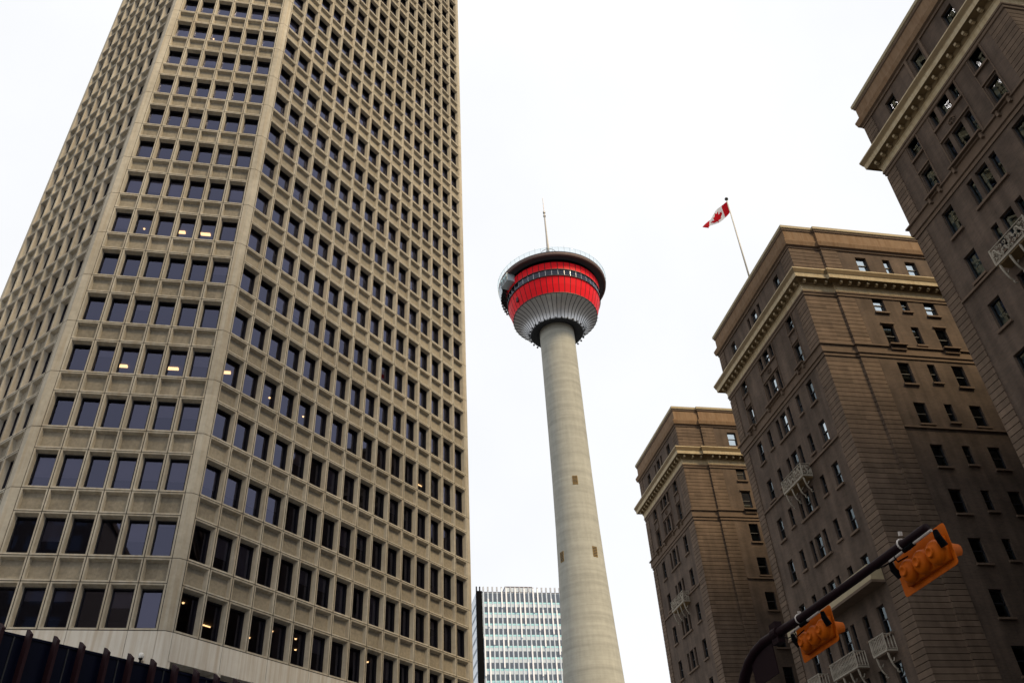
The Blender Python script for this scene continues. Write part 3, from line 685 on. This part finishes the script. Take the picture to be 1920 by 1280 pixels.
    for (x0, x1) in TC_:
        if x1-x0 > .9:
            b = MB(); b.box(ft, x0-.1, x1+.1, JB+.003, JB+.14, 41.55, 41.66, 'stone'); b.build('lintel', wo)
            b = MB(); b.box(ft, x0-.25, x1+.25, JB, JB+.52, 39.14, 39.26, 'stone'); b.box(ft, x0-.15, x1+.15, JB, JB+.3, 38.75, 39.14, 'stone'); b.build('box_sill', wo)
    # carved shield panel between the two triple windows
    b = MB()
    for q in range(9):
        t = q*2*math.pi/9; b.tube([fs(A(cen)+.33*math.cos(t), .03, 42.18+.22*math.sin(t)), fs(A(cen)+.2*math.cos(t+.5), .12, 42.18+.13*math.sin(t+.5))], .045, 'stone', 5)
    # string course
    b.build('carved_shield', wo)
    b = MB(); b.box(fs, 1.15, W-1.5, 0, .14, 31.48, 31.62, 'stone'); b.build('string_course', wo)
    b = MB(); b.box(ft, 4.45, xl, JB, JB+.14, 31.48, 31.62, 'stone'); b.build('string_course', wo)
    for q in pq: b = MB(); b.box(fs, *q, 'stone'); b.build('pilaster_strip', wo)
    for q in sq: sill(*q, wo)
    def br_street(h):
        y = yf-(h[0]+h[1])/2-cen; z = h[3]; wide = h[1]-h[0] > .8
        if yn > 70: return wide and (z > 47 or (z > 40 and y < 1) or (z > 36 and abs(y) < 1))
        if yn > 40: return wide and ((z > 47 and y > -1) or (z > 40 and y > -1) or (abs(z-37.65) < .1 and abs(y) < 1) or (abs(z-33.85) < .1 and y < -4)) or (abs(z-37.65) < .1 and -3.3 < y < -2.5)
        return False
    for h in holes:
        cu = random.choices((0, 1, 2), curt)[0]; bs = br_street(h); sash(fs, h, 0, wo, 0 if bs else cu, gl='hotel_glass_bright' if bs else 'hotel_glass', rail=yn > 40)
    for h in th:
        bt = h[3] > 47 or (h[3] > 44 and h[1]-h[0] > .9) or (h[3] > 41 and yn > 70)
        sash(ft, h, JB, wo, 0 if bt else random.choices((0, 1), (3, 2))[0], gl='hotel_glass_bright' if bt else 'hotel_glass')
    # quoins: courses 0.36 high with open joints
    for (f_, a0, a1, b0, b1) in ((fs, 0, 1.1, -.02, .07), (fs, W-1.5, W+.07, -.02, .07), (ft, 3.0-.07, 4.42, JB-.25, JB+.07), (fb, 0, 3, -.02, .07)):
        for (s0, s1) in ((GZ, 37.9), (39.2, 44.2), (47.1, 49.55)):
            q = MB(); z = s0
            while z < s1-.2:
                z1 = min(z+.365, s1)
                q.box(f_, a0, a1, b0, b1, z, z1, 'quoin')
                if f_ is fs and a0 > 0: q.box(ft, .0, 2.93, -.02, .07, z, z1, 'quoin')
                z += .411
            q.build('quoin_stonework', wo)
    out = [(XH+xl, yf), (XH, yf), (XH, yn), (XH+3, yn), (XH+3, yn-JB), (XH+xl, yn-JB)]
    b = MB(); molding(b, out, [(.0, 38.25, 'stone'), (.17, 38.32, 'stone'), (.17, 38.98, 'stone'), (.30, 39.02, 'stone'), (.30, 39.13, 'stone'), (0, 39.2, 'stone')])
    molding(b, out, [(0, 38.0, 'stone'), (.08, 38.0, 'stone'), (.08, 38.25, 'stone')]); b.build('belt_course', wo)
    b = MB()
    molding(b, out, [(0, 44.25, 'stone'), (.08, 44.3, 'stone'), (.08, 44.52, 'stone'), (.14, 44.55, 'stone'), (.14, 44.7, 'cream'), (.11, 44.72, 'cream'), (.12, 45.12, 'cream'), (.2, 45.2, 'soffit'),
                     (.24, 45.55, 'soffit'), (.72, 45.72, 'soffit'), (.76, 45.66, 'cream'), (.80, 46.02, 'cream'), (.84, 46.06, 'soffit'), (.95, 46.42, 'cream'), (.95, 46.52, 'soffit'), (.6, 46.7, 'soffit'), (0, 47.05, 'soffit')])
    def mod(fr, a0, a1, base):
        n = int((a1-a0)/.8)
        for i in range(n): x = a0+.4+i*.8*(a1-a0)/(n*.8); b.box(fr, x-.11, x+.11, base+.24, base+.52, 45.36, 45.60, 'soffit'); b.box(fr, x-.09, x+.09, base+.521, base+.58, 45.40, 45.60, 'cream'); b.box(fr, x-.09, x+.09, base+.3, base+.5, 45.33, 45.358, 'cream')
    mod(fs, -.3, W+.3, 0); mod(ft, -.3, 2.7, 0); mod(ft, 3.0, xl, JB)
    b.build('cornice', wo)
    b = MB()
    molding(b, out, [(0, 49.6, 'stone'), (.10, 49.62, 'stone'), (.10, 49.8, 'stone'), (.26, 49.9, 'parapet'), (.34, 50.3, 'parapet'), (.34, 50.42, 'parapet'), (.04, 50.55, 'parapet'), (.04, 51.7, 'stone'), (.12, 51.78, 'stone'), (.12, 51.95, 'coping'), (.2, 52.0, 'coping'), (.2, 52.28, 'coping'), (-.6, 52.34, 'coping'), (-.6, 51.1, 'parapet')])
    b.build('parapet', wo)
    return fs, ft, A, wo
N_ = wing(21.8, 35.0, 28.38, (3.0, 4.02), None, 26, 1, (2, 2, 4))
C_ = wing(48.2, 64.45, 56.35, (4.5, 5.42), (2.55, 3.2), 26, 3, (5, 1, 1))
F_ = wing(78.1, 92.1, 85.05, (3.15, 4.15), None, 26, 3, (4, 1, 1))
split_windows(hspecs, hotel, 'window', 100); split_windows(sspecs, hotel, 'window_sill', 100)
b = MB(); b.box(WORLD, XH+22, XH+42, 10, 104, GZ, 51.0, 'brick'); b.build('rear_block', hotel)

def balcony(y0, y1, zf, xo, kind, nbk=4):
    """balcony on the street face between y0 and y1, floor at zf, front at x=xo"""
    t = MB(); d = XH-xo; fr = frame((XH, y0, 0), (0, 1, 0), (-1, 0, 0)); L = y1-y0; h = 1.0
    t.box(fr, 0, L, 0, d, zf-.12, zf, 'iron'); t.box(fr, .06, L-.06, .0, d-.06, zf-.2, zf-.123, 'soffit' if kind == 'scroll' else 'stone')
    o = t.build('balcony', hotel)
    r = MB()
    def side(P, Lr):   # P(a,c) -> point on the rail panel
        r.tube([P(0, h), P(Lr, h)], .04, 'iron', 6); r.tube([P(0, .06), P(Lr, .06)], .03, 'iron', 6)
        for a in (0, Lr): r.tube([P(a, 0), P(a, h+.05)], .045, 'iron', 6)
        if kind == 'scroll':
            n = max(1, round(Lr/.85)); w_ = Lr/n
            for i in range(n):
                c = (i+.5)*w_; s_ = 1 if i % 2 == 0 else -1
                r.tube([P(c+s_*(-.34+.68*u)*w_/.85, .5+.30*math.sin((u-.5)*2*math.pi)) for u in [j/14 for j in range(15)]], .05, 'iron', 5)
                for (qx, qz, rr) in ((-.2, .26, .13), (.2, .74, .13), (0, .5, .1), (-.28, .72, .1), (.28, .28, .1), (-.33, .45, .07), (.33, .55, .07), (-.05, .82, .08), (.05, .18, .08)):
                    r.tube([P(c+(qx*s_*w_/.85)+rr*math.cos(u), qz+rr*math.sin(u)) for u in [j*2*math.pi/10 for j in range(9)]], .038, 'iron', 5)
                for k in range(4):
                    a_ = k*1.57+.4; r.tube([P(c, .5), P(c+.1*math.cos(a_), .5+.12*math.sin(a_))], [.045, .02], 'iron', 4)
        else:
            n = max(3, int(Lr/.19))
            for i in range(n+1): r.tube([P(i*Lr/n, .06), P(i*Lr/n, .35), P(i*Lr/n, .7), P(i*Lr/n, h)], [.025, .055, .03, .03], 'iron', 6)
    side(lambda a, c: fr(a, d-.04, zf+c), L)
    for a_ in (0.04, L-.04): side(lambda a, c, a_=a_: fr(a_, a, zf+c), d-.05)
    r.build('railing', o)
    for i in range(nbk):
        a = .18+(L-.36)*i/(nbk-1); bk = MB(); pts = [fr(a, d-.12-.55*d*(1-math.cos(u))*.9-(.0), zf-.14-1.1*math.sin(u)*1.0) for u in [j*math.pi/2/8 for j in range(9)]]
        bk.tube(pts, [.075, .07, .065, .06, .055, .055, .05, .05, .045], 'iron', 8)
        e_ = pts[-1]; bk.tube([Vector(e_)+Vector((.0-.09*math.sin(u)-.0, 0, -.09+.1*math.cos(u)-.0)) for u in [j*.7 for j in range(7)]], .045, 'iron', 6)
        m_ = pts[3]; bk.tube([Vector(m_), Vector(m_)+Vector((.2, 0, .05)), Vector(m_)+Vector((.3, 0, .25))], .04, 'iron', 5)
        bk.build('bracket', o)
balcony(26.9, 29.85, 30.93, 35.1, 'scroll')
balcony(54.5, 57.95, 30.78, 35.1, 'scroll')
balcony(82.9, 86.5, 31.0, 35.2, 'scroll')
balcony(50.9, 52.65, 15.97, 35.2, 'baluster', 2)
balcony(54.6, 58.1, 15.97, 35.1, 'baluster', 4)
balcony(60.1, 61.85, 15.97, 35.2, 'baluster', 2)
# long solid ledge balcony
b = MB(); fr = frame((XH, 49.9, 0), (0, 1, 0), (-1, 0, 0))
b.box(fr, 0, 12.9, .85, 1.0, 20.3, 21.25, 'coping'); b.box(fr, 0, .14, 0, .85, 20.3, 21.25, 'coping'); b.box(fr, 12.76, 12.9, 0, .85, 20.3, 21.25, 'coping'); b.box(fr, -.05, 12.95, 0, 1.07, 20.12, 20.298, 'stone'); b.box(fr, -.04, 12.94, .8, 1.05, 21.252, 21.36, 'coping')
b.build('ledge_balcony', hotel)

# ------------------------------------------------------------------ flagpole and flag
PX, PY = 37.2, 57.05
fp = empty('flagpole', (PX, PY, 51.2), 'thin pale flagpole with a dark ball on top, on the middle hotel wing', 'flagpole')
b = MB(); b.tube([(PX, PY, 51.2), (PX, PY, 58), (PX, PY, 65.15)], [.10, .085, .06], 'polegrey', 8); b.tube([(PX, PY, 51.2), (PX, PY, 51.5)], .2, 'mast', 10); b.build('pole', fp, True)
b = MB(); b.lathe((PX, PY, 65.3), [(.001, .2), (.12, .17), (.19, .05), (.19, -.05), (.12, -.16), (.001, -.19)], 'dark', 16); b.build('ball_finial', fp, True)
LEAF = [(0, 1), (.09, .74), (.14, .71), (.29, .79), (.23, .42), (.28, .39), (.41, .53), (.44, .44), (.58, .47), (.53, .30), (.60, .22), (.30, -.02), (.33, -.14), (.04, -.10), (.03, -.40)]
LEAF = LEAF+[(-x, y) for x, y in reversed(LEAF[1:])]
def inleaf(x, y):
    c = False; n = len(LEAF)
    for i in range(n):
        (x1, y1), (x2, y2) = LEAF[i], LEAF[(i+1) % n]
        if (y1 > y) != (y2 > y) and x < (x2-x1)*(y-y1)/(y2-y1)+x1: c = not c
    return c
top = [(0, (37.2, 57.06, 64.97), 65.0), (.27, (37.2, 58.494, 65.692), 64.85), (.73, (37.2, 61.429, 66.596), 64.6), (1, (37.2, 63.143, 67.138), 64.45)]
bot = [(0, (37.2, 57.087, 63.375), 63.37), (.27, (37.2, 58.229, 63.605), 63.0), (.73, (37.2, 61.559, 65.676), 63.25), (1, (37.2, 62.041, 65.838), 63.0)]
def rowpt(tab, u):
    P = [Vector(p)*(z/p[2]) for _, p, z in tab]; us = [t[0] for t in tab]
    for i in range(3):
        if u <= us[i+1] or i == 2:
            t = (u-us[i])/(us[i+1]-us[i]); p0 = P[max(i-1, 0)]; p3 = P[min(i+2, 3)]; p1, p2 = P[i], P[i+1]
            m1 = (p2-p0)*.5*.6; m2 = (p3-p1)*.5*.6; h = t*t*(3-2*t)
            return p1*(2*t**3-3*t*t+1)+m1*(t**3-2*t*t+t)+p2*(-2*t**3+3*t*t)+m2*(t**3-t*t)
NU, NV = 120, 60
fl = MB(); fl.mi('flag_red'); fl.mi('flag_white')
for j in range(NV+1):
    for i in range(NU+1):
        u, v = i/NU, j/NV; p = rowpt(top, u).lerp(rowpt(bot, u), v)
        p += Vector((1, .25, 0))*(.09*math.sin(u*11+v*2.4)*min(1, u*3)) + Vector((0, 0, .05*math.sin(u*17+v*3)*u))
        fl.v.append(tuple(p))
for j in range(NV):
    for i in range(NU):
        u, v = (i+.5)/NU, (j+.5)/NV
        red = u < .25 or u > .75 or inleaf((u-.5)*2/.68, (.5-v)/.68+.34)
        a = j*(NU+1)+i; fl.f.append((a, a+1, a+NU+2, a+NU+1)); fl.m.append(0 if red else 1)
flo = fl.build('flag', None, True)
tag(flo, 'red and white flag with a red maple leaf, flying above the hotel roof', 'flag')

# ------------------------------------------------------------------ traffic signal arm and heads
arm = empty('traffic_signal_pole', (8, 17.0, GZ), 'dark maroon signal pole with a curved arm reaching across in front of the hotel', 'signal pole')
b = MB(); pts = [(8, 9.80, 4.762), (8, 9.95, 4.77), (8, 11.9, 4.80), (8, 13.8, 4.84), (8, 14.75, 4.89), (8, 15.3, 4.91), (8, 15.75, 4.86), (8, 16.1, 4.76), (8, 16.4, 4.6), (8, 16.65, 4.38), (8, 16.83, 4.1), (8, 16.93, 3.7), (8, 16.97, 3.0), (8, 17.0, GZ)]
b.tube(pts, [.060, .063, .068, .076, .085, .092, .098, .104, .11, .115, .12, .122, .13, .15], 'arm', 16); b.build('arm', arm, True)
b = MB(); b.tube([(8, 14.62, 4.885), (8, 14.82, 4.895)], .115, 'arm', 16); b.box(WORLD, 7.93, 8.07, 14.6, 14.85, 4.70, 5.08, 'arm')
b.box(WORLD, 7.99, 8.01, 15.0, 16.0, 4.25, 4.8, 'arm'); b.build('arm_joint', arm)
b = MB(); b.tube([(8, 17, GZ), (8, 17, GZ+.3)], .24, 'arm', 16); b.build('base', arm)
for yc, lab in ((10.30, 'larger orange horizontal traffic signal seen from behind, near the tip of the dark arm'), (13.67, 'smaller orange horizontal traffic signal seen from behind, nearer the bend of the dark arm')):
    zc = 4.464 if yc < 12 else 4.505
    sg = empty('traffic_signal', (8.1, yc, zc), lab, 'traffic signal', 'orange traffic signals hung from the arm')
    # backboard with rounded corners
    bb = MB(); xb = 8.22; hw, hh, rr = .66, .305, .05; yb = yc+.08; zb = zc+.05; pr_ = []
    for (cx_, cz_, a0_) in ((hw-rr, hh-rr, 0), (-hw+rr, hh-rr, 90), (-hw+rr, -hh+rr, 180), (hw-rr, -hh+rr, 270)):
        for q in range(4): t = R(a0_+q*30); pr_.append((cx_+rr*math.cos(t), cz_+rr*math.sin(t)))
    F = [(xb, yb+y_, zb+z_) for y_, z_ in pr_]; G = [(xb+.012, y_, z_) for _, y_, z_ in F]
    bb.poly(F, 'signal'); bb.poly(G[::-1], 'signal'); n = len(F)
    for i in range(n): bb.poly((F[i], F[(i+1) % n], G[(i+1) % n], G[i]), 'signal')
    bb.build('backboard', sg)
    hs = MB(); fr = frame((xb, yc, 0), (0, 1, 0), (-1, 0, 0))
    hs.box(fr, -.52, .52, .0, .07, zc-.17, zc+.17, 'signal')
    for i in (-1, 0, 1):
        c = yc+i*.342
        prof_ = [(.178, .0), (.176, .09), (.165, .13), (.135, .165), (.085, .18), (.075, .185), (.078, .205), (.055, .215), (.045, .2), (.001, .195)]
        nn = 24; i0 = len(hs.v); k = hs.mi('signal')
        for r_, x_ in prof_:
            for j in range(nn):
                t = 2*math.pi*j/nn; hs.v.append((xb-x_, c+r_*math.cos(t), zc+r_*math.sin(t)))
        for q in range(len(prof_)-1):
            for j in range(nn): hs.f.append((i0+q*nn+j, i0+q*nn+(j+1) % nn, i0+(q+1)*nn+(j+1) % nn, i0+(q+1)*nn+j)); hs.m.append(k)
    hs.build('housing', sg, True)
    for i in (-1, 0, 1):
        c = yc+i*.342; vs = MB(); nn = 20; i0 = len(vs.v); k = vs.mi('signal')
        for x_, q_ in ((.01, 1), (.27, .62)):
            for r_ in (.15*q_, .14*q_):
                for j in range(nn+1):
                    t = R(-60)+R(300)*j/nn; vs.v.append((xb+x_, c+r_*math.cos(t), zc+.03*(x_ > .1)+r_*math.sin(t)))
        m_ = nn+1
        for (p, q) in ((0, 2), (1, 3), (2, 3)):
            for j in range(nn): vs.f.append((i0+p*m_+j, i0+p*m_+j+1, i0+q*m_+j+1, i0+q*m_+j)); vs.m.append(k)
        vo = vs.build('visor', sg, True)
        ln = MB(); kk = [(xb+.03, c+.14*math.cos(2*math.pi*j/20), zc+.14*math.sin(2*math.pi*j/20)) for j in range(20)]; ln.poly(kk, 'lens'); ln.build('lens', sg)
    br = MB(); zt = zc+.222
    br.tube([(7.99, yc-.58, zt), (7.99, yc-.13, zt)], .022, 'steel', 8); br.tube([(7.99, yc+.10, zt-.002), (7.99, yc+.52, zt-.002)], .022, 'steel', 8)
    br.tube([(7.99, yc-.14, zt), (7.99, yc+.13, zt)], .036, 'black', 8); br.tube([(7.99, yc-.05, zt), (8.0, yc-.05, 4.78)], .03, 'black', 8)
    br.lathe((8.05, yc+.07, zt+.02), [(.001, .04), (.035, .02), (.035, -.02), (.001, -.04)], 'steel', 10)
    for s_ in (-1, 1):
        y_ = yc+s_*.585; P = [(8.03, y_-.012, zt+.03), (8.03, y_+.012, zt+.03), (8.18, y_+.012, zc-.1), (8.18, y_-.012, zc-.1)]
        br.tube([(8.04, y_, zt), (8.05, y_, zt-.1), (8.12, y_-s_*.02, zc)], [.035, .05, .055], 'black', 8)
    br.build('mounting_bracket', sg)
    cb = MB(); cb.tube([(8.0, yc+.3, 4.76+.05*(yc > 12)), (7.97, yc+.36, 4.68), (7.98, yc+.33, 4.60), (8.08, yc+.2, zc+.17)], .011, 'black', 6)
    cb.tube([(8.0, yc+.9, 4.72+.05*(yc > 12)), (7.96, yc+.6, 4.66), (7.97, yc+.33, 4.64)], .010, 'black', 6); cb.build('cable', sg)
    st = MB(); ya = yc+.13
    st.tube([(8+.08*math.cos(t), ya, 4.785+.06*(yc > 12)+.08*math.sin(t)) for t in [j*2*math.pi/16 for j in range(17)]], .014, 'steel', 6)
    st.tube([(8.02, ya, 4.92), (8.02, ya-.02, 4.98)], .03, 'steel', 6); st.build('clamp', sg)

# ------------------------------------------------------------------ blocks behind the viewer: one mirrored in the lower windows, one added for shade
def plain_block(x0, x1, y0, y1, h, label, cat='building'):
    e_ = empty('office_building', ((x0+x1)/2, (y0+y1)/2, GZ), label, cat)
    b = MB(); b.prism([(x0, y0), (x1, y0), (x1, y1), (x0, y1)], GZ, h, 'bwall', 'roof')
    b.box(WORLD, x0-.3, x1+.3, y0-.3, y1+.3, h+.003, h+.9, 'stone'); b.build('wall', e_)
    b = MB(); z = 1.5
    while z < h-3:
        for i in range(int((x1-x0)/2.6)): b.box(WORLD, x0+.7+i*2.6, x0+2.3+i*2.6, y1-.1, y1+.02, z, z+1.9, 'cwwin')
        for i in range(int((y1-y0)/2.6)): b.box(WORLD, x0-.02, x0+.1, y0+.7+i*2.6, y0+2.3+i*2.6, z, z+1.9, 'cwwin')
        z += 3.6
    tag(b.build('window', e_), kind='stuff')
plain_block(-95, -34, -52, -22, 55, 'plain brown office block across the street, mirrored in the lowest tower windows')
plain_block(34, 84, -75, -40, 166, 'tall plain grey brown office tower added unseen behind the viewer to shade the lower walls')  # unseen tower added so its soft shadow darkens the lower walls
